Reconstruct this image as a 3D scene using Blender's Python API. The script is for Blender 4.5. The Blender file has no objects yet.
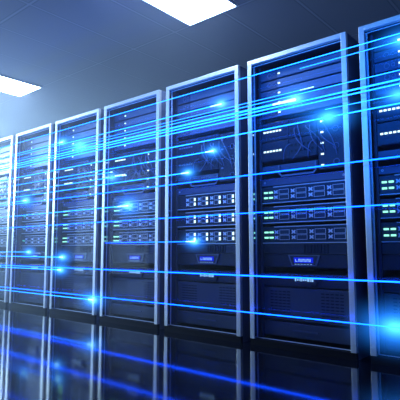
import bpy, bmesh, math, random
from mathutils import Vector, Matrix

sc = bpy.context.scene
C = sc.collection
random.seed(7)

# ------------------------------------------------------------------ materials
def new_mat(name):
    m = bpy.data.materials.new(name)
    m.use_nodes = True
    nt = m.node_tree
    nt.nodes.clear()
    out = nt.nodes.new('ShaderNodeOutputMaterial')
    return m, nt, out

def pbr(name, col, rough=0.5, metal=0.0, noise=0.0, spec=0.5, scale=30.0, rnoise=0.0):
    m, nt, out = new_mat(name)
    b = nt.nodes.new('ShaderNodeBsdfPrincipled')
    b.inputs['Base Color'].default_value = (*col, 1)
    b.inputs['Roughness'].default_value = rough
    b.inputs['Metallic'].default_value = metal
    b.inputs['Specular IOR Level'].default_value = spec
    if noise > 0 or rnoise > 0:
        tc = nt.nodes.new('ShaderNodeTexCoord')
        n = nt.nodes.new('ShaderNodeTexNoise')
        n.inputs['Scale'].default_value = scale
        n.inputs['Detail'].default_value = 4
        nt.links.new(tc.outputs['Object'], n.inputs['Vector'])
        if noise > 0:
            r = nt.nodes.new('ShaderNodeMapRange')
            r.inputs['To Min'].default_value = 1 - noise
            r.inputs['To Max'].default_value = 1 + noise
            nt.links.new(n.outputs['Fac'], r.inputs['Value'])
            mx = nt.nodes.new('ShaderNodeVectorMath'); mx.operation = 'SCALE'
            mx.inputs[0].default_value = col
            nt.links.new(r.outputs['Result'], mx.inputs['Scale'])
            nt.links.new(mx.outputs[0], b.inputs['Base Color'])
        if rnoise > 0:
            r = nt.nodes.new('ShaderNodeMapRange')
            r.inputs['To Min'].default_value = max(0.0, rough - rnoise)
            r.inputs['To Max'].default_value = rough + rnoise
            nt.links.new(n.outputs['Fac'], r.inputs['Value'])
            nt.links.new(r.outputs['Result'], b.inputs['Roughness'])
    nt.links.new(b.outputs[0], out.inputs['Surface'])
    return m

def emit(name, col, strength, light=False):
    m, nt, out = new_mat(name)
    e = nt.nodes.new('ShaderNodeEmission')
    e.inputs['Color'].default_value = (*col, 1)
    e.inputs['Strength'].default_value = strength
    nt.links.new(e.outputs[0], out.inputs['Surface'])
    m.cycles.emission_sampling = 'FRONT' if light else 'NONE'
    return m

def glass_mat(name):
    m, nt, out = new_mat(name)
    t = nt.nodes.new('ShaderNodeBsdfTransparent')
    t.inputs['Color'].default_value = (0.93, 0.96, 1.0, 1)
    g = nt.nodes.new('ShaderNodeBsdfGlossy')
    g.inputs['Roughness'].default_value = 0.03
    f = nt.nodes.new('ShaderNodeLayerWeight'); f.inputs['Blend'].default_value = 0.5
    pw = nt.nodes.new('ShaderNodeMath'); pw.operation = 'POWER'; pw.inputs[1].default_value = 5.0
    nt.links.new(f.outputs['Facing'], pw.inputs[0])
    ad = nt.nodes.new('ShaderNodeMath'); ad.operation = 'MULTIPLY_ADD'; ad.inputs[1].default_value = 0.5; ad.inputs[2].default_value = 0.012
    nt.links.new(pw.outputs[0], ad.inputs[0])
    mx = nt.nodes.new('ShaderNodeMixShader')
    nt.links.new(ad.outputs[0], mx.inputs[0])
    nt.links.new(t.outputs[0], mx.inputs[1]); nt.links.new(g.outputs[0], mx.inputs[2])
    nt.links.new(mx.outputs[0], out.inputs['Surface'])
    return m

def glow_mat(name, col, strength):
    """light bloom round a streak, put in as a volume: emission fading to nothing at the rim"""
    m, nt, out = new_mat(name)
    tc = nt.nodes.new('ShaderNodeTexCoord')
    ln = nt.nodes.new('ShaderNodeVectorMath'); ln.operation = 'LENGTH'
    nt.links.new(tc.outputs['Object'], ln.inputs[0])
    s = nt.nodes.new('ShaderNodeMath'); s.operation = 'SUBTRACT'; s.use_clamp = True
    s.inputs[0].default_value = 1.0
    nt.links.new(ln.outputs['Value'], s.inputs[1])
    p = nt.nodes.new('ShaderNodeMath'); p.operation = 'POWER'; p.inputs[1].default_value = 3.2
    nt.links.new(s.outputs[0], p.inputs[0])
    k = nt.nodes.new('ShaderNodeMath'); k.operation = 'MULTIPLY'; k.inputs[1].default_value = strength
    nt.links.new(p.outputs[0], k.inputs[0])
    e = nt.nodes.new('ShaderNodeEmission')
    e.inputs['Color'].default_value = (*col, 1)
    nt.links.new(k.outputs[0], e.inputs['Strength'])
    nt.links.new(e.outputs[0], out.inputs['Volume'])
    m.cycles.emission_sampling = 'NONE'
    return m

def ceiling_mat():
    m, nt, out = new_mat('ceiling_tiles')
    tc = nt.nodes.new('ShaderNodeTexCoord')
    sep = nt.nodes.new('ShaderNodeSeparateXYZ')
    nt.links.new(tc.outputs['Object'], sep.inputs[0])
    def line(sock, off, P):
        a = nt.nodes.new('ShaderNodeMath'); a.operation = 'SUBTRACT'; a.inputs[1].default_value = off - P / 2
        nt.links.new(sock, a.inputs[0])
        w = nt.nodes.new('ShaderNodeMath'); w.operation = 'FLOORED_MODULO'; w.inputs[1].default_value = P
        nt.links.new(a.outputs[0], w.inputs[0])
        d = nt.nodes.new('ShaderNodeMath'); d.operation = 'SUBTRACT'; d.inputs[1].default_value = P / 2
        nt.links.new(w.outputs[0], d.inputs[0])
        ab = nt.nodes.new('ShaderNodeMath'); ab.operation = 'ABSOLUTE'
        nt.links.new(d.outputs[0], ab.inputs[0])
        return ab.outputs[0]
    lx = line(sep.outputs['X'], -5.493, 0.606); ly = line(sep.outputs['Y'], 3.221, 1.212)
    mn = nt.nodes.new('ShaderNodeMath'); mn.operation = 'MINIMUM'
    nt.links.new(lx, mn.inputs[0]); nt.links.new(ly, mn.inputs[1])
    cr = nt.nodes.new('ShaderNodeValToRGB')
    cr.color_ramp.interpolation = 'LINEAR'
    el = cr.color_ramp.elements
    el[0].position = 0.0; el[0].color = (0.25, 0.27, 0.34, 1)
    el[1].position = 0.5; el[1].color = (0.20, 0.215, 0.275, 1)
    for pos, col in ((0.10, (0.25, 0.27, 0.34, 1)), (0.16, (0.13, 0.15, 0.20, 1)), (0.30, (0.20, 0.215, 0.275, 1))):
        e = el.new(pos); e.color = col
    mr = nt.nodes.new('ShaderNodeMapRange')
    mr.inputs['From Max'].default_value = 0.085
    nt.links.new(mn.outputs[0], mr.inputs['Value'])
    nt.links.new(mr.outputs['Result'], cr.inputs['Fac'])
    n = nt.nodes.new('ShaderNodeTexNoise'); n.inputs['Scale'].default_value = 60
    nt.links.new(tc.outputs['Object'], n.inputs['Vector'])
    bp = nt.nodes.new('ShaderNodeBump'); bp.inputs['Strength'].default_value = 0.08
    nt.links.new(n.outputs['Fac'], bp.inputs['Height'])
    b = nt.nodes.new('ShaderNodeBsdfPrincipled')
    b.inputs['Roughness'].default_value = 0.85
    b.inputs['Specular IOR Level'].default_value = 0.1
    nt.links.new(cr.outputs[0], b.inputs['Base Color'])
    nt.links.new(bp.outputs[0], b.inputs['Normal'])
    nt.links.new(b.outputs[0], out.inputs['Surface'])
    return m

M = {
    'frame':   pbr('brushed_steel', (0.74, 0.76, 0.78), 0.40, 0.75, 0.03),
    'cabinet': pbr('cabinet_navy', (0.085, 0.11, 0.19), 0.5, 0.2, 0.08),
    'jamb':    pbr('jamb_gloss', (0.50, 0.56, 0.66), 0.07, 1.0),
    'trim':    pbr('trim_steel', (0.65, 0.72, 0.85), 0.35, 0.4),
    'plinth':  pbr('plinth_black', (0.006, 0.007, 0.012), 0.8, spec=0.1),
    'inside':  pbr('cabinet_inside', (0.035, 0.05, 0.10), 0.6),
    'plate':   pbr('server_plate', (0.17, 0.21, 0.31), 0.42, 0.5, 0.08),
    'unitgrey': pbr('power_unit_grey', (0.075, 0.088, 0.12), 0.5, 0.3, 0.06),
    'ear':     pbr('server_ear', (0.075, 0.10, 0.18), 0.5, 0.2),
    'dark':    pbr('unit_face', (0.030, 0.040, 0.072), 0.42, 0.4, 0.08),
    'bay':     pbr('bay_face', (0.035, 0.045, 0.08), 0.4, 0.3),
    'edge':    pbr('bay_edge', (0.66, 0.72, 0.80), 0.4, 0.1),
    'latch':   pbr('latch_silver', (0.90, 0.93, 0.96), 0.3, 0.0),
    'ring':    pbr('ring_handle', (0.22, 0.27, 0.38), 0.4, 0.3),
    'cable':   pbr('cable_sheath', (0.10, 0.15, 0.28), 0.45),
    'slot':    pbr('vent_slot', (0.008, 0.010, 0.02), 0.7),
    'led':     emit('led_mint', (0.32, 1.0, 0.68), 1.6),
    'ledw':    emit('led_white', (0.70, 1.0, 0.98), 2.0),
    'ledc':    emit('led_cyan', (0.10, 0.75, 0.75), 0.8),
    'screen':  emit('screen_blue', (0.006, 0.022, 0.75), 1.0),
    'glyph':   emit('screen_text', (0.30, 0.58, 1.0), 1.1),
    'lamp':    emit('lamp_diffuser', (0.50, 0.69, 1.0), 30.0, True),
    'lampfr':  pbr('lamp_frame', (0.65, 0.70, 0.78), 0.5),
    'glass':   glass_mat('door_glass'),
    'wall':    pbr('wall_paint', (0.14, 0.18, 0.28), 0.7, 0, 0.05, scale=4),
    'floor':   pbr('floor_gloss', (0.003, 0.004, 0.008), 0.075, 0.0, 0.0, 0.6, 3.0, 0.01),
    'ceil':    ceiling_mat(),
    'tail':    emit('streak_cyan', (0.006, 0.135, 1.0), 9.5, True),
    'blue':    emit('streak_blue', (0.002, 0.058, 1.0), 13.0, True),
    'tip':     emit('streak_tip', (0.42, 0.95, 1.0), 2.5),
    'sheath':  None,
}

# ------------------------------------------------------------------ helpers
class MB:
    def __init__(s): s.bm = bmesh.new()
    def box(s, x0, x1, y0, y1, z0, z1):
        v = [s.bm.verts.new((x, y, z)) for x in (x0, x1) for y in (y0, y1) for z in (z0, z1)]
        for f in ((0,1,3,2),(4,6,7,5),(0,4,5,1),(2,3,7,6),(0,2,6,4),(1,5,7,3)):
            s.bm.faces.new([v[i] for i in f])
        return s
    def prism(s, pts, y0, y1):                       # outline in x,z pushed along y
        a = [s.bm.verts.new((x, y0, z)) for x, z in pts]
        b = [s.bm.verts.new((x, y1, z)) for x, z in pts]
        s.bm.faces.new(a); s.bm.faces.new(b[::-1])
        n = len(pts)
        for i in range(n):
            j = (i + 1) % n
            s.bm.faces.new((a[j], a[i], b[i], b[j]))
        return s
    def ring(s, cx, cz, y, R, r, n=14, m=6):
        vs = [[s.bm.verts.new((cx + (R + r*math.cos(q))*math.cos(p), y + r*math.sin(q), cz + (R + r*math.cos(q))*math.sin(p)))
               for q in [2*math.pi*k/m for k in range(m)]] for p in [2*math.pi*i/n for i in range(n)]]
        for i in range(n):
            for k in range(m):
                s.bm.faces.new((vs[i][k], vs[i][(k+1)%m], vs[(i+1)%n][(k+1)%m], vs[(i+1)%n][k]))
        return s
    def tube(s, pts, rad, n=6):
        rads = rad if isinstance(rad, (list, tuple)) else [rad]*len(pts)
        pts = [Vector(p) for p in pts]
        rings = []
        for i, p in enumerate(pts):
            t = (pts[min(i+1, len(pts)-1)] - pts[max(i-1, 0)]).normalized()
            u = t.cross(Vector((0, 1, 0.13))).normalized(); w = t.cross(u)
            rings.append([s.bm.verts.new(p + rads[i]*(math.cos(2*math.pi*k/n)*u + math.sin(2*math.pi*k/n)*w)) for k in range(n)])
        for a, b in zip(rings, rings[1:]):
            for k in range(n):
                s.bm.faces.new((a[k], a[(k+1)%n], b[(k+1)%n], b[k]))
        s.bm.faces.new(rings[0][::-1]); s.bm.faces.new(rings[-1])
        return s
    def build(s, name, mat, parent=None, bevel=0.0, smooth=False):
        bmesh.ops.recalc_face_normals(s.bm, faces=s.bm.faces[:])
        me = bpy.data.meshes.new(name)
        s.bm.to_mesh(me); s.bm.free()
        me.materials.append(mat)
        if smooth:
            for p in me.polygons: p.use_smooth = True
        o = bpy.data.objects.new(name, me)
        C.objects.link(o)
        if parent: o.parent = parent
        if bevel > 0:
            b = o.modifiers.new('bevel', 'BEVEL'); b.width = bevel; b.segments = 2; b.limit_method = 'ANGLE'
        return o

def empty(name, loc=(0, 0, 0)):
    o = bpy.data.objects.new(name, None)
    o.empty_display_size = 0.1
    C.objects.link(o); o.location = loc
    return o

def tag(o, label, cat, group=None):
    o['label'] = label; o['category'] = cat
    if group: o['group'] = group
    return o

def structure(o):
    o['kind'] = 'structure'; return o

def copy_tree(o, parent=None):
    c = o.copy(); C.objects.link(c)
    if parent: c.parent = parent
    for ch in list(o.children): copy_tree(ch, c)
    return c

# ------------------------------------------------------------------ layout
D = 2.9                       # distance from camera to the plane of the rack doors
CAMZ = 0.682
CEIL = CAMZ + 2.14
PERIOD = 0.3024 * D
RW = 0.395                    # half width of a rack
RH = 2.127
def rack_x(n): return D*(-0.384 + (n - 6)*0.3024) + RW

structure(MB().box(-9.7, 3.2, -2.6, 5.0, -0.1, 0.0).build('floor', M['floor']))
structure(MB().box(-9.7, 3.2, -2.6, 5.0, CEIL, CEIL + 0.1).build('ceiling', M['ceil']))
structure(MB().box(-9.7, 3.2, 5.0, 5.1, 0, CEIL).build('wall_back', M['wall']))
structure(MB().box(-9.7, 3.2, -2.7, -2.6, 0, CEIL).build('wall_front', M['wall']))
structure(MB().box(-9.8, -9.7, -2.6, 5.0, 0, CEIL).build('wall_left', M['wall']))
structure(MB().box(3.2, 3.3, -2.6, 5.0, 0, CEIL).build('wall_right', M['wall']))

# ------------------------------------------------------------------ ceiling lights
def ceiling_light(x0, x1, y0, y1, label):
    t = empty('ceiling_light', ((x0+x1)/2, (y0+y1)/2, CEIL))
    tag(t, label, 'ceiling light', 'flat panel lights in the ceiling')
    w, l = (x1-x0)/2, (y1-y0)/2
    f = MB(); b = 0.015
    f.box(-w, w, -l, -l+b, -0.012, 0.0); f.box(-w, w, l-b, l, -0.012, 0.0)
    f.box(-w, -w+b, -l+b, l-b, -0.012, 0.0); f.box(w-b, w, -l+b, l-b, -0.012, 0.0)
    f.build('light_frame', M['lampfr'], t)
    MB().box(-w+b, w-b, -l+b, l-b, -0.009, -0.001).build('diffuser', M['lamp'], t)
ceiling_light(-2.86, -2.29, 2.05, 3.21, 'bright white panel light in the ceiling at the top centre of the photo')
ceiling_light(-6.05, -5.48, 2.05, 3.23, 'bright white panel light in the ceiling at the left edge of the photo')

# ------------------------------------------------------------------ server racks
def make_rack():
    t = empty('server_rack')
    DEP = 1.0
    for s in (-1, 1):
        x = s*RW
        MB().box(min(x, x - s*0.012), max(x, x - s*0.012), 0.03, DEP, 0.0, RH).build('side_panel', M['cabinet'], t)
    MB().box(-RW+0.012, RW-0.012, 0.03, DEP, RH-0.015, RH).build('top_panel', M['cabinet'], t)
    MB().box(-RW+0.012, RW-0.012, DEP-0.012, DEP, 0.0, RH-0.015).build('back_panel', M['inside'], t)
    MB().box(-RW+0.012, RW-0.012, 0.03, DEP-0.012, 0.0, 0.045).build('base_panel', M['plinth'], t)
    MB().box(-RW, RW, 0.004, 0.03, 0.0, 0.046).build('plinth', M['plinth'], t)
    fw = 0.036
    d = empty('door')
    d.parent = t
    # steel surround: two uprights and a head, mitred together
    f = MB()
    f.box(-RW, -RW+fw, 0.0, 0.03, 0.046, RH)
    f.box(RW-fw, RW, 0.0, 0.03, 0.046, RH)
    f.box(-RW+fw, RW-fw, 0.0, 0.03, RH-fw*0.9, RH)
    bpy.data.objects.remove(d)
    dr = f.build('door', M['frame'], t, bevel=0.0012)
    j = MB()
    j.box(-RW+fw, -RW+fw+0.002, 0.006, 0.05, 0.05, RH-fw); j.box(RW-fw-0.002, RW-fw, 0.006, 0.05, 0.05, RH-fw)
    j.build('door_jamb', M['jamb'], dr)
    tr = MB(); a = RW-fw-0.0025; b = 0.005
    tr.box(-a, -a+b, 0.034, 0.040, 0.050, RH-0.038); tr.box(a-b, a, 0.034, 0.040, 0.050, RH-0.038)
    tr.box(-a+b, a-b, 0.034, 0.040, 0.050, 0.050+b); tr.box(-a+b, a-b, 0.034, 0.040, RH-0.038-b, RH-0.038)
    tr.build('glass_trim', M['trim'], dr)
    MB().box(-a+b, a-b, 0.035, 0.039, 0.050+b, RH-0.038-b).build('glass_pane', M['glass'], dr)
    for s in (-1, 1):
        MB().box(s*0.348-0.010, s*0.348+0.010, 0.095, 0.13, 0.05, RH-0.03).build('mounting_rail', M['inside'], t)
    return t

Y0 = 0.09                    # front of the equipment behind the glass
def make_thin_server(lit=True):
    t = empty('thin_server')
    MB().box(-0.335, 0.335, 0.010, 0.66, -0.033, 0.033).build('chassis', M['ear'], t)
    MB().box(-0.185, 0.333, 0.0, 0.010, -0.031, 0.031).build('faceplate', M['plate'], t, bevel=0.002)
    e = MB().box(-0.333, -0.187, 0.003, 0.010, -0.031, 0.031).build('control_ear', M['ear'], t)
    MB().ring(-0.255, 0.0, 0.002, 0.017, 0.002).build('ring_handle', M['ring'], e, smooth=True)
    MB().ring(-0.215, 0.0, 0.002, 0.011, 0.002).build('ring_handle', M['ring'], e, smooth=True)
    MB().box(-0.180, -0.161, -0.003, 0.001, -0.0055, 0.0055).build('status_light', M['ledw' if lit else 'ring'], t)
    return t

def make_switch(lit=True):
    t = empty('network_switch')
    MB().box(-0.335, 0.12, 0.008, 0.40, -0.072, 0.072).build('chassis', M['ear'], t)
    MB().box(-0.333, -0.10, 0.0, 0.008, -0.070, 0.070).build('faceplate', M['dark'], t, bevel=0.002)
    p = MB().box(-0.098, 0.118, 0.002, 0.008, -0.070, 0.070).build('port_panel', M['dark'], t)
    for i in range(6):
        for z in (-0.030, 0.012):
            MB().box(-0.085+i*0.033, -0.064+i*0.033, 0.0005, 0.0035, z, z+0.018).build('port', M['slot'], p)
    for i in range(6):
        MB().box(-0.312+i*0.0268, -0.294+i*0.0268, -0.003, 0.001, -0.006, 0.006).build('status_light', M['ledw' if lit else 'ring'], t)
    return t

def make_manager(lit=True):
    t = empty('cable_manager')
    MB().box(0.13, 0.335, 0.004, 0.10, -0.185, 0.205).build('backplate', M['dark'], t, bevel=0.003)
    for i in range(5):
        z = 0.157 - i*0.0775
        MB().box(0.153, 0.173, -0.001, 0.005, z-0.0055, z+0.0055).build('status_light', M['ledw' if lit else 'ring'], t)
    for z in (0.09, -0.03, -0.14):
        MB().ring(0.265, z, 0.0, 0.020, 0.003, 16).build('cable_ring', M['cable'], t, smooth=True)
    return t

def make_loom():
    t = empty('cable_loom')
    rng = random.Random(3)
    for i in range(9):
        x0 = -0.08 + i*0.031
        x1 = x0 + rng.uniform(0.03, 0.14) * (1 if i % 3 else -1)
        z0 = rng.choice((0.175, 0.135, 0.02)); z1 = rng.uniform(-0.12, -0.03)
        pts = []
        for k in range(15):
            u = k/14
            pts.append((x0 + (x1-x0)*(3*u*u-2*u**3), -0.004 - 0.028*math.sin(math.pi*u), z0 + (z1-z0)*u - 0.035*math.sin(math.pi*u)*(1 if i % 2 else -1)))
        MB().tube(pts, 0.0034).build('cable', M['cable'], t, smooth=True)
    return t

def make_blank():
    t = empty('added_blanking_panel')  # added to catch blue light in an otherwise unlit gap
    MB().box(-0.335, 0.335, 0.004, 0.012, -0.026, 0.026).build('panel', M['ear'], t, bevel=0.002)
    for x in (-0.31, 0.31):
        MB().ring(x, 0.0, 0.003, 0.006, 0.002, 10).build('screw', M['edge'], t, smooth=True)
    return t

def make_tray():
    t = empty('cable_tray')
    MB().box(-0.335, 0.12, 0.012, 0.30, -0.012, 0.048).build('shelf', M['ear'], t)
    # upturned bracket seen as a U with chamfered corners
    MB().prism([(-0.19, 0.045), (-0.18, 0.045), (-0.18, -0.015), (-0.16, -0.032), (0.09, -0.032), (0.105, -0.015), (0.105, 0.045),
                (0.115, 0.045), (0.115, -0.020), (0.095, -0.044), (-0.165, -0.044), (-0.19, -0.020)], 0.0, 0.008).build('bracket', M['plate'], t)
    return t

def make_storage(kind):
    """kind: 'side' = mint lights in a block at the left, 'bay' = a white light on every bay, 'cyan' = small dim light at the left"""
    t = empty('storage_server')
    MB().box(-0.335, 0.335, 0.008, 0.70, -0.062, 0.062).build('chassis', M['dark'], t, bevel=0.002)
    fr = MB()
    fr.box(-0.236, 0.333, 0.0, 0.008, 0.056, 0.062); fr.box(-0.333, 0.333, 0.0, 0.008, -0.062, -0.056)
    fr.build('bezel', M['edge'], t)
    P = 0.1335
    for r in (0, 1):
        z = 0.0195 if r == 0 else -0.0195
        for c in range(4):
            x = -0.235 + c*0.140 if kind != 'bay' else -0.235 + c*P
            w = 0.132 if kind != 'bay' else 0.126
            b = MB(); h = 0.0175; e = 0.0032
            b.box(x, x+w, 0.001, 0.007, z-h, z+h)
            o = b.build('drive_bay', M['bay'], t)
            g = MB()
            x0 = x+0.046; x1 = x+w-0.004 if kind != 'bay' else x+w-0.036
            g.box(x0, x1, -0.001, 0.001, z+h-e, z+h); g.box(x0, x1, -0.001, 0.001, z-h, z-h+e)
            g.box(x0, x0+e, -0.001, 0.001, z-h+e, z+h-e); g.box(x1-e, x1, -0.001, 0.001, z-h+e, z+h-e)
            g.build('bay_frame', M['edge'], o)
            MB().prism([(x+0.006, z+0.013), (x+0.014, z+0.013), (x+0.022, z+0.005), (x+0.030, z+0.013), (x+0.038, z+0.013), (x+0.033, z),
                        (x+0.038, z-0.013), (x+0.030, z-0.013), (x+0.022, z-0.005), (x+0.014, z-0.013), (x+0.006, z-0.013), (x+0.011, z)],
                       -0.004, 0.001).build('latch', M['latch'], o)
            if kind == 'bay':
                MB().box(x+w-0.029, x+w-0.014, -0.003, 0.001, z-0.0125, z+0.0125).build('status_light', M['ledw'], o)
        if kind == 'side':
            for k in (0, 1):
                MB().box(-0.316+k*0.043, -0.287+k*0.043, -0.003, 0.008, z-0.006, z+0.006).build('status_light', M['led'], t)
    if kind == 'cyan':
        MB().prism([(-0.30, 0.008), (-0.26, 0.008), (-0.26, -0.008), (-0.30, -0.002)], -0.002, 0.008).build('status_light', M['ledc'], t)
    return t

def make_fan_tray():
    t = empty('fan_tray')
    MB().box(-0.335, 0.335, 0.012, 0.50, -0.034, 0.034).build('chassis', M['bay'], t)
    g = MB()
    for i in range(8):
        g.box(0.0+i*0.025, 0.006+i*0.025, 0.004, 0.012, -0.030, 0.030)
    g.build('grille', M['dark'], t)
    return t

def make_control(kind):
    t = empty('control_unit')
    MB().box(-0.335, 0.335, 0.012, 0.60, -0.046, 0.046).build('chassis', M['dark'], t, bevel=0.002)
    b = MB().prism([(-0.125, 0.042), (0.125, 0.042), (0.095, -0.036), (-0.095, -0.036)], 0.0, 0.012).build('bezel', M['plate' if kind == 'screen' else 'dark'], t, bevel=0.003)
    b2 = MB().prism([(-0.108, 0.034), (0.108, 0.034), (0.085, -0.028), (-0.085, -0.028)], -0.002, 0.0005).build('recess', M['bay'], b)
    if kind == 'screen':
        s = MB().box(-0.074, 0.074, -0.005, -0.0015, -0.014, 0.024).build('screen', M['screen'], t)
        g = MB(); rng = random.Random(5)
        g.box(-0.062, -0.058, -0.0065, -0.0045, -0.006, 0.012); g.box(-0.058, -0.045, -0.0065, -0.0045, -0.006, -0.002)
        for i in range(6):
            x = -0.038 + i*0.0165
            g.box(x, x+0.003, -0.0065, -0.0045, -0.006, 0.014); g.box(x+0.009, x+0.012, -0.0065, -0.0045, -0.006, 0.014)
            if i % 2 == 0: g.box(x+0.003, x+0.009, -0.0065, -0.0045, 0.010, 0.014)
            else: g.box(x+0.003, x+0.009, -0.0065, -0.0045, -0.006, -0.002)
        g.build('screen_text', M['glyph'], s)
        for i in range(6):
            MB().box(-0.068+i*0.024, -0.056+i*0.024, -0.004, -0.0015, -0.026, -0.022).build('button', M['glyph'], t)
    else:
        g = MB(); rng = random.Random(9); x = -0.070
        while x < 0.066:
            w = rng.choice((0.006, 0.010, 0.014)); h = rng.choice((0.006, 0.010))
            g.box(x, x+w, -0.004, -0.0015, 0.004-h, 0.004+h); x += w + 0.006
        g.build('lit_text', M['glyph'], t)
    return t

def make_vent():
    t = empty('vent_panel')
    MB().box(-0.335, 0.335, 0.012, 0.55, -0.115, 0.115).build('panel', M['unitgrey'], t, bevel=0.003)
    g = MB()
    for r in range(9):
        z = 0.085 - r*0.021
        for c in range(5):
            for s in (-1, 1):
                x = s*0.20 + (c-2)*0.034
                g.box(x-0.012, x+0.012, 0.0095, 0.013, z-0.004, z+0.004)
    g.build('vent_slots', M['slot'], t)
    return t

def make_base_unit():
    t = empty('power_unit')
    MB().box(-0.335, 0.335, 0.006, 0.60, -0.05, 0.05).build('chassis', M['unitgrey'], t, bevel=0.004)
    MB().box(-0.10, 0.10, -0.004, 0.008, -0.004, 0.006).build('handle', M['ear'], t)
    return t

WHERE = {0: 'leftmost rack', 1: 'second rack from the left', 2: 'third rack from the left', 3: 'fourth rack, middle of seven',
         4: 'third rack from the right', 5: 'second rack from the right', 6: 'rightmost rack'}
KIND = {0: 'cyan', 1: 'cyan', 2: 'side', 3: 'side', 4: 'bay', 5: 'side', 6: 'side'}
RACKLABEL = {
    0: 'steel-framed glass-door server rack, leftmost, only a pale strip of it showing',
    1: 'steel-framed glass-door server rack, second from the left, pale in the haze',
    2: 'steel-framed glass-door server rack, third from the left, a soft blue flare high on its door',
    3: 'steel-framed glass-door server rack, fourth of the seven from either end',
    4: 'steel-framed glass-door server rack with white-green lights on all drive bays',
    5: 'steel-framed glass-door server rack, second from the right, shown whole and largest',
    6: 'steel-framed glass-door server rack, rightmost, cut off by the photo edge'}
TOP5 = ['topmost', 'second', 'middle', 'fourth', 'bottom']
TOP3 = ['top', 'middle', 'bottom']
STORE = {'side': 'storage server with green lights at left', 'bay': 'storage server with lit drive bays', 'cyan': 'storage server of silver-latched bays'}

OFF = {n: ('_off' if n in (0, 4) else '') for n in range(7)}     # racks whose upper units show no lights
proto = {}
def place(key, maker, n, z, label, cat, group):
    if key not in proto:
        o = proto[key] = maker()
    else:
        o = copy_tree(proto[key])
    o.location = (rack_x(n), D + Y0, z)
    tag(o, label, cat, group)
    return o

for n in range(6, -1, -1):
    w = WHERE[n]
    if 'rack' not in proto:
        r = proto['rack'] = make_rack()
    else:
        r = copy_tree(proto['rack'])
    r.location = (rack_x(n), D, 0)
    tag(r, RACKLABEL[n], 'server rack', 'glass-door server racks standing in a row')
    for i, z in enumerate((2.007, 1.931, 1.857, 1.782, 1.707)):
        place('thin' + OFF[n], lambda: make_thin_server(not OFF[n]), n, z, f'thin grey server, {TOP5[i]} of five, in {w}', 'server', 'thin servers at the top of the racks')
    for i, z in enumerate((1.568, 1.418)):
        place('switch' + OFF[n], lambda: make_switch(not OFF[n]), n, z, f'{("upper","lower")[i]} network switch with a row of lights in {w}' if not OFF[n] else f'{("upper","lower")[i]} network switch in {w}', 'network switch', 'network switches in the racks')
    place('manager' + OFF[n], lambda: make_manager(not OFF[n]), n, 1.42, f'cable manager with a column of white lights in {w}' if not OFF[n] else f'cable manager in {w}', 'cable manager', 'cable managers in the racks')
    place('loom', make_loom, n, 1.43, f'looped dark cables over the switches in {w}', 'cables', 'cable looms in the racks')
    place('tray', make_tray, n, 1.262, f'cable tray with U-shaped bracket in {w}', 'cable tray', 'cable trays in the racks')
    place('blank', make_blank, n, 1.184, f'added blanking panel catching blue light above the storage servers in {w}', 'blanking panel', 'added blanking panels in the racks')
    for i, z in enumerate((1.088, 0.940, 0.792)):
        place('store_' + KIND[n], lambda: make_storage(KIND[n]), n, z, f'{STORE[KIND[n]]}, {TOP3[i]} of three, {w}', 'server', 'storage servers in the racks')
    place('fan', make_fan_tray, n, 0.690, f'dark slotted fan tray above the screen in {w}', 'fan tray', 'fan trays in the racks')
    place('ctrl', lambda: make_control('screen'), n, 0.606, f'control unit with small blue screen in {w}', 'control unit', 'screen units in the racks')
    place('ctrl2', lambda: make_control('text'), n, 0.470, f'unit with blue lit lettering below the screen in {w}', 'control unit', 'lettered units in the racks')
    place('vent', make_vent, n, 0.300, f'dark vented panel low in {w}', 'vent panel', 'vent panels in the racks')
    place('base', make_base_unit, n, 0.120, f'grey power unit at the bottom of {w}', 'power unit', 'power units at the bottom of the racks')

# ------------------------------------------------------------------ camera
f_px = 470.0
th = math.atan(50/f_px)
az = math.atan(555/math.hypot(f_px, 50))
fh = Vector((-math.cos(az), math.sin(az), 0))
F = fh*math.cos(th) + Vector((0, 0, math.sin(th)))
R = fh.cross(Vector((0, 0, 1))).normalized()
U = R.cross(F)
cam = bpy.data.cameras.new('camera')
cam.sensor_width = 36; cam.lens = 36*f_px/400
co = bpy.data.objects.new('camera', cam)
co.matrix_world = Matrix(((R.x, U.x, -F.x, 0), (R.y, U.y, -F.y, 0), (R.z, U.z, -F.z, CAMZ), (0, 0, 0, 1)))
C.objects.link(co); sc.camera = co

# ------------------------------------------------------------------ light streaks
# every streak runs level along the row, in front of the doors: (height from camera per metre of distance, where it ends)
def on_plane(px, py, Y):
    v = F*f_px + R*(px-200) - U*(py-200)
    return v/v.y*Y + Vector((0, 0, CAMZ))

def sheath_mat(name, col, s):
    m, nt, out = new_mat(name)
    e = nt.nodes.new('ShaderNodeEmission'); e.inputs['Color'].default_value = (*col, 1); e.inputs['Strength'].default_value = s
    nt.links.new(e.outputs[0], out.inputs['Volume'])
    m.cycles.emission_sampling = 'NONE'
    return m
M['sheath'] = sheath_mat('streak_bloom', (0.01, 0.16, 1.0), 3.0)
M['glow'] = glow_mat('tip_bloom', (0.02, 0.36, 1.0), 1.0)

glow_cache = {}
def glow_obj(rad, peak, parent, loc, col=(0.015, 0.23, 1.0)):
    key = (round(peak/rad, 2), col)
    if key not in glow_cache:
        glow_cache[key] = glow_mat('tip_bloom', col, 1.6*peak/(rad*0.48))
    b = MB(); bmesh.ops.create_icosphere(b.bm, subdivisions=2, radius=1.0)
    o = b.build('glow', glow_cache[key], parent, smooth=True)  # emissive volume added to imitate bloom around the streak
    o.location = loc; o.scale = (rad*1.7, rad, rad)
    return o

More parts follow.
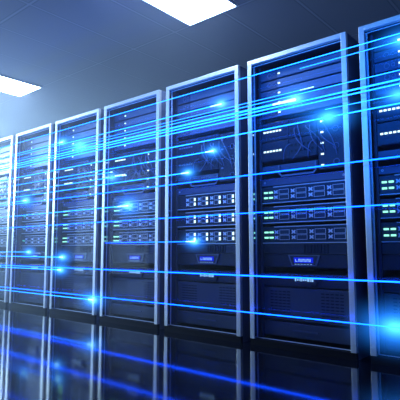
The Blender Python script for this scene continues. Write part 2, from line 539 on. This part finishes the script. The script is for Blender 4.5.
def streak(s, x0, x1, label, mat='tail', rad=0.0040, Y=2.80, tip=None, glow=None, glow_at=None):
    """s = slope towards the vanishing point, x0..x1 = run across the photo (x1 is the leading tip when tip is set)"""
    def pt(x): return on_plane(x, 250 + (x+355)*s, Y)
    a, b = pt(x0), pt(x1)
    t = empty('light_streak', b)
    tag(t, label, 'light streak', 'level blue light streaks in front of the racks')
    N = 12
    pts = [Vector((a.x - b.x, 0, 0))*(1-k/N) for k in range(N+1)]
    rr = [rad*(0.55 + 0.45*k/N) for k in range(N+1)] if tip else [rad]*(N+1)
    if tip: rr[0] = rad*0.2
    MB().tube(pts, rr, 8).build('trail', M[mat], t, smooth=True)
    if tip:
        L = tip
        q = [(-L*(1-k/8), 0, 0) for k in range(9)]
        r2 = [rad*1.25*(0.3 + 0.95*(k/8)) for k in range(9)]
        q.append((0.008, 0, 0)); r2.append(rad*0.4)
        MB().tube(q, r2, 8).build('bright_tip', M['tip'], t, smooth=True)
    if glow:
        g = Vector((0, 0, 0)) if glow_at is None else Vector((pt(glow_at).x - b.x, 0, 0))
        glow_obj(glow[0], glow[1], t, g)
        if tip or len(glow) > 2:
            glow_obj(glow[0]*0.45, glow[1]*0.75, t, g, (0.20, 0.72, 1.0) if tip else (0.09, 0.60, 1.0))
    return t

RIGHT = 470
streak(-0.2870, 0, RIGHT, 'highest blue light streak, crossing the racks near their tops', rad=0.0030)
streak(-0.2770, 300, RIGHT, 'short thin light streak just below the highest one, at the upper right', rad=0.0022, glow=(0.16, 0.9, 1), glow_at=402)
streak(-0.2587, -15, 62.5, 'light streak ending with a bright tip high on the third rack from the left', tip=0.12, glow=(0.16, 0.8))
streak(-0.2535, -15, 221, 'light streak ending bright high on the third rack from the right', tip=0.22, glow=(0.13, 1.0))
streak(-0.2440, -15, 313, 'thin light streak ending in the upper part of the largest rack', rad=0.0022, tip=0.20)
streak(-0.2385, -15, RIGHT, 'upper edge streak of the tight cyan bundle that runs past every rack', glow=(0.24, 0.9, 1), glow_at=80, rad=0.0026)
streak(-0.2315, -15, 295, 'thick light streak ending in a big white-cyan flare on the largest rack', tip=0.36, glow=(0.17, 1.0), rad=0.007)
streak(-0.2263, -15, RIGHT, 'brightest middle streak of the tight cyan bundle past every rack', rad=0.0048)
streak(-0.2205, -15, RIGHT, 'lowest streak of the tight cyan bundle past every rack')
streak(-0.2066, 325, RIGHT, 'thin light streak brightening toward the photo edge on the rightmost rack', rad=0.0022, glow=(0.16, 0.9, 1), glow_at=398)
streak(-0.1945, -15, RIGHT, 'light streak with a round flare on the right frame of the largest rack', glow=(0.19, 1.1, 1), glow_at=328)
streak(-0.1745, -15, 213, 'light streak ending bright in the middle of the third rack from the right', tip=0.16, glow=(0.11, 1.0))
streak(-0.1670, 60, 112, 'short light streak ending on the left side of the fourth rack', rad=0.0032, tip=0.06)
streak(-0.1555, -15, 126, 'light streak with a soft glow ending left of centre on the fourth rack', rad=0.0032, tip=0.12, glow=(0.16, 0.6), glow_at=112)
streak(-0.1425, -15, 188, 'light streak ending at the left of the third rack from the right', tip=0.16, glow=(0.11, 1.0))
streak(-0.1300, -15, 26, 'light streak flaring at its end on the second rack from the left', tip=0.14, glow=(0.17, 0.8), rad=0.0035)
streak(-0.1240, -15, RIGHT, 'unbroken light streak crossing all racks just above the storage servers', mat='blue')
streak(-0.0917, -15, 128, 'light streak ending in a big flare on top storage server of fourth rack', tip=0.30, glow=(0.17, 1.0))
streak(-0.0612, -15, RIGHT, 'thin blue streak crossing all racks across the storage servers', mat='blue', rad=0.0034)
streak(-0.0155, 105, 194.5, 'short streak flaring on bottom storage server of third rack from right', mat='blue', rad=0.0035, tip=0.18, glow=(0.12, 1.0))
streak(0.0052, -15, 29, 'short level streak ending below the storage servers of second rack from left', rad=0.0032, tip=0.08, glow=(0.12, 0.8))
streak(0.0172, -15, 62.5, 'light streak tip beside the screen of the third rack from the left', tip=0.12, glow=(0.14, 0.9))
streak(0.0425, -15, RIGHT, 'unbroken deep blue streak crossing all racks just below the screens', mat='blue', rad=0.0045)
streak(0.0480, -15, 60.5, 'light streak tip below the screen of the third rack from the left', tip=0.12, glow=(0.14, 0.9))
streak(0.1033, -15, RIGHT, 'lowest long blue streak, with the largest flare at the right edge', mat='blue', rad=0.0034, glow=(0.24, 1.2, 1), glow_at=396)
streak(0.1115, -15, 92.5, 'lowest short streak ending in a flare at the foot of the third rack from left', tip=0.14, glow=(0.17, 1.0))

# ------------------------------------------------------------------ light
def area(name, loc, target, sx, sy, power, col, spread=180):
    l = bpy.data.lights.new(name, 'AREA'); l.shape = 'RECTANGLE'; l.size = sx; l.size_y = sy
    l.energy = power; l.color = col; l.spread = math.radians(spread)
    o = bpy.data.objects.new(name, l); C.objects.link(o)
    o.location = loc
    o.rotation_euler = (Vector(target) - Vector(loc)).to_track_quat('-Z', 'Y').to_euler()
    return o
area('left_haze_fill', (-9.5, 2.0, 2.2), (-4.0, 1.9, 2.6), 1.4, 1.0, 720, (0.50, 0.78, 1.0))  # unseen light added at the left to lift the haze and ceiling
area('left_frame_fill', (-9.6, -1.0, 1.4), (-4.0, 2.9, 1.4), 3.2, 2.6, 110, (0.40, 0.66, 1.0))  # added light out of view, mirrored in the left rack frames to brighten them
area('blue_rack_fill', (-2.6, -2.3, 1.85), (-2.6, 2.9, 1.85), 5.0, 0.3, 28, (0.015, 0.25, 1.0), 28)  # added unseen fill: blue on the upper rack interiors in place of bloom

w = bpy.data.worlds.new('world'); sc.world = w; w.use_nodes = True
nt = w.node_tree; nt.nodes.clear()
out = nt.nodes.new('ShaderNodeOutputWorld')
bg = nt.nodes.new('ShaderNodeBackground'); bg.inputs['Color'].default_value = (0.02, 0.05, 0.15, 1); bg.inputs['Strength'].default_value = 0.3
nt.links.new(bg.outputs[0], out.inputs['Surface'])
vs = nt.nodes.new('ShaderNodeVolumeScatter')
vs.inputs['Color'].default_value = (0.75, 0.88, 1.0, 1); vs.inputs['Density'].default_value = 0.010; vs.inputs['Anisotropy'].default_value = 0.3
# the haze hangs at the far left end of the aisle and thins out towards the camera
ge = nt.nodes.new('ShaderNodeNewGeometry')
sx = nt.nodes.new('ShaderNodeSeparateXYZ'); nt.links.new(ge.outputs['Position'], sx.inputs[0])
hz = nt.nodes.new('ShaderNodeMapRange'); hz.interpolation_type = 'SMOOTHSTEP'
hz.inputs['From Min'].default_value = -1.0; hz.inputs['From Max'].default_value = -5.5
hz.inputs['To Min'].default_value = 0.001; hz.inputs['To Max'].default_value = 0.060
nt.links.new(sx.outputs['X'], hz.inputs['Value'])
zz = nt.nodes.new('ShaderNodeMapRange'); zz.interpolation_type = 'SMOOTHSTEP'
zz.inputs['From Min'].default_value = 0.2; zz.inputs['From Max'].default_value = 2.0
zz.inputs['To Min'].default_value = 0.75; zz.inputs['To Max'].default_value = 1.0
nt.links.new(sx.outputs['Z'], zz.inputs['Value'])
hm = nt.nodes.new('ShaderNodeMath'); hm.operation = 'MULTIPLY'
nt.links.new(hz.outputs[0], hm.inputs[0]); nt.links.new(zz.outputs[0], hm.inputs[1])
nt.links.new(hm.outputs[0], vs.inputs['Density'])
nt.links.new(vs.outputs[0], out.inputs['Volume'])

# ------------------------------------------------------------------ colour management and sampling helpers
sc.view_settings.view_transform = 'Standard'
sc.view_settings.look = 'None'
sc.view_settings.exposure = 0.0
sc.view_settings.gamma = 1.0
sc.view_settings.use_curve_mapping = False
cy = sc.cycles
cy.use_denoising = True
cy.max_bounces = 8
cy.transparent_max_bounces = 48
cy.volume_bounces = 0
cy.sample_clamp_indirect = 4.0
cy.use_light_tree = True
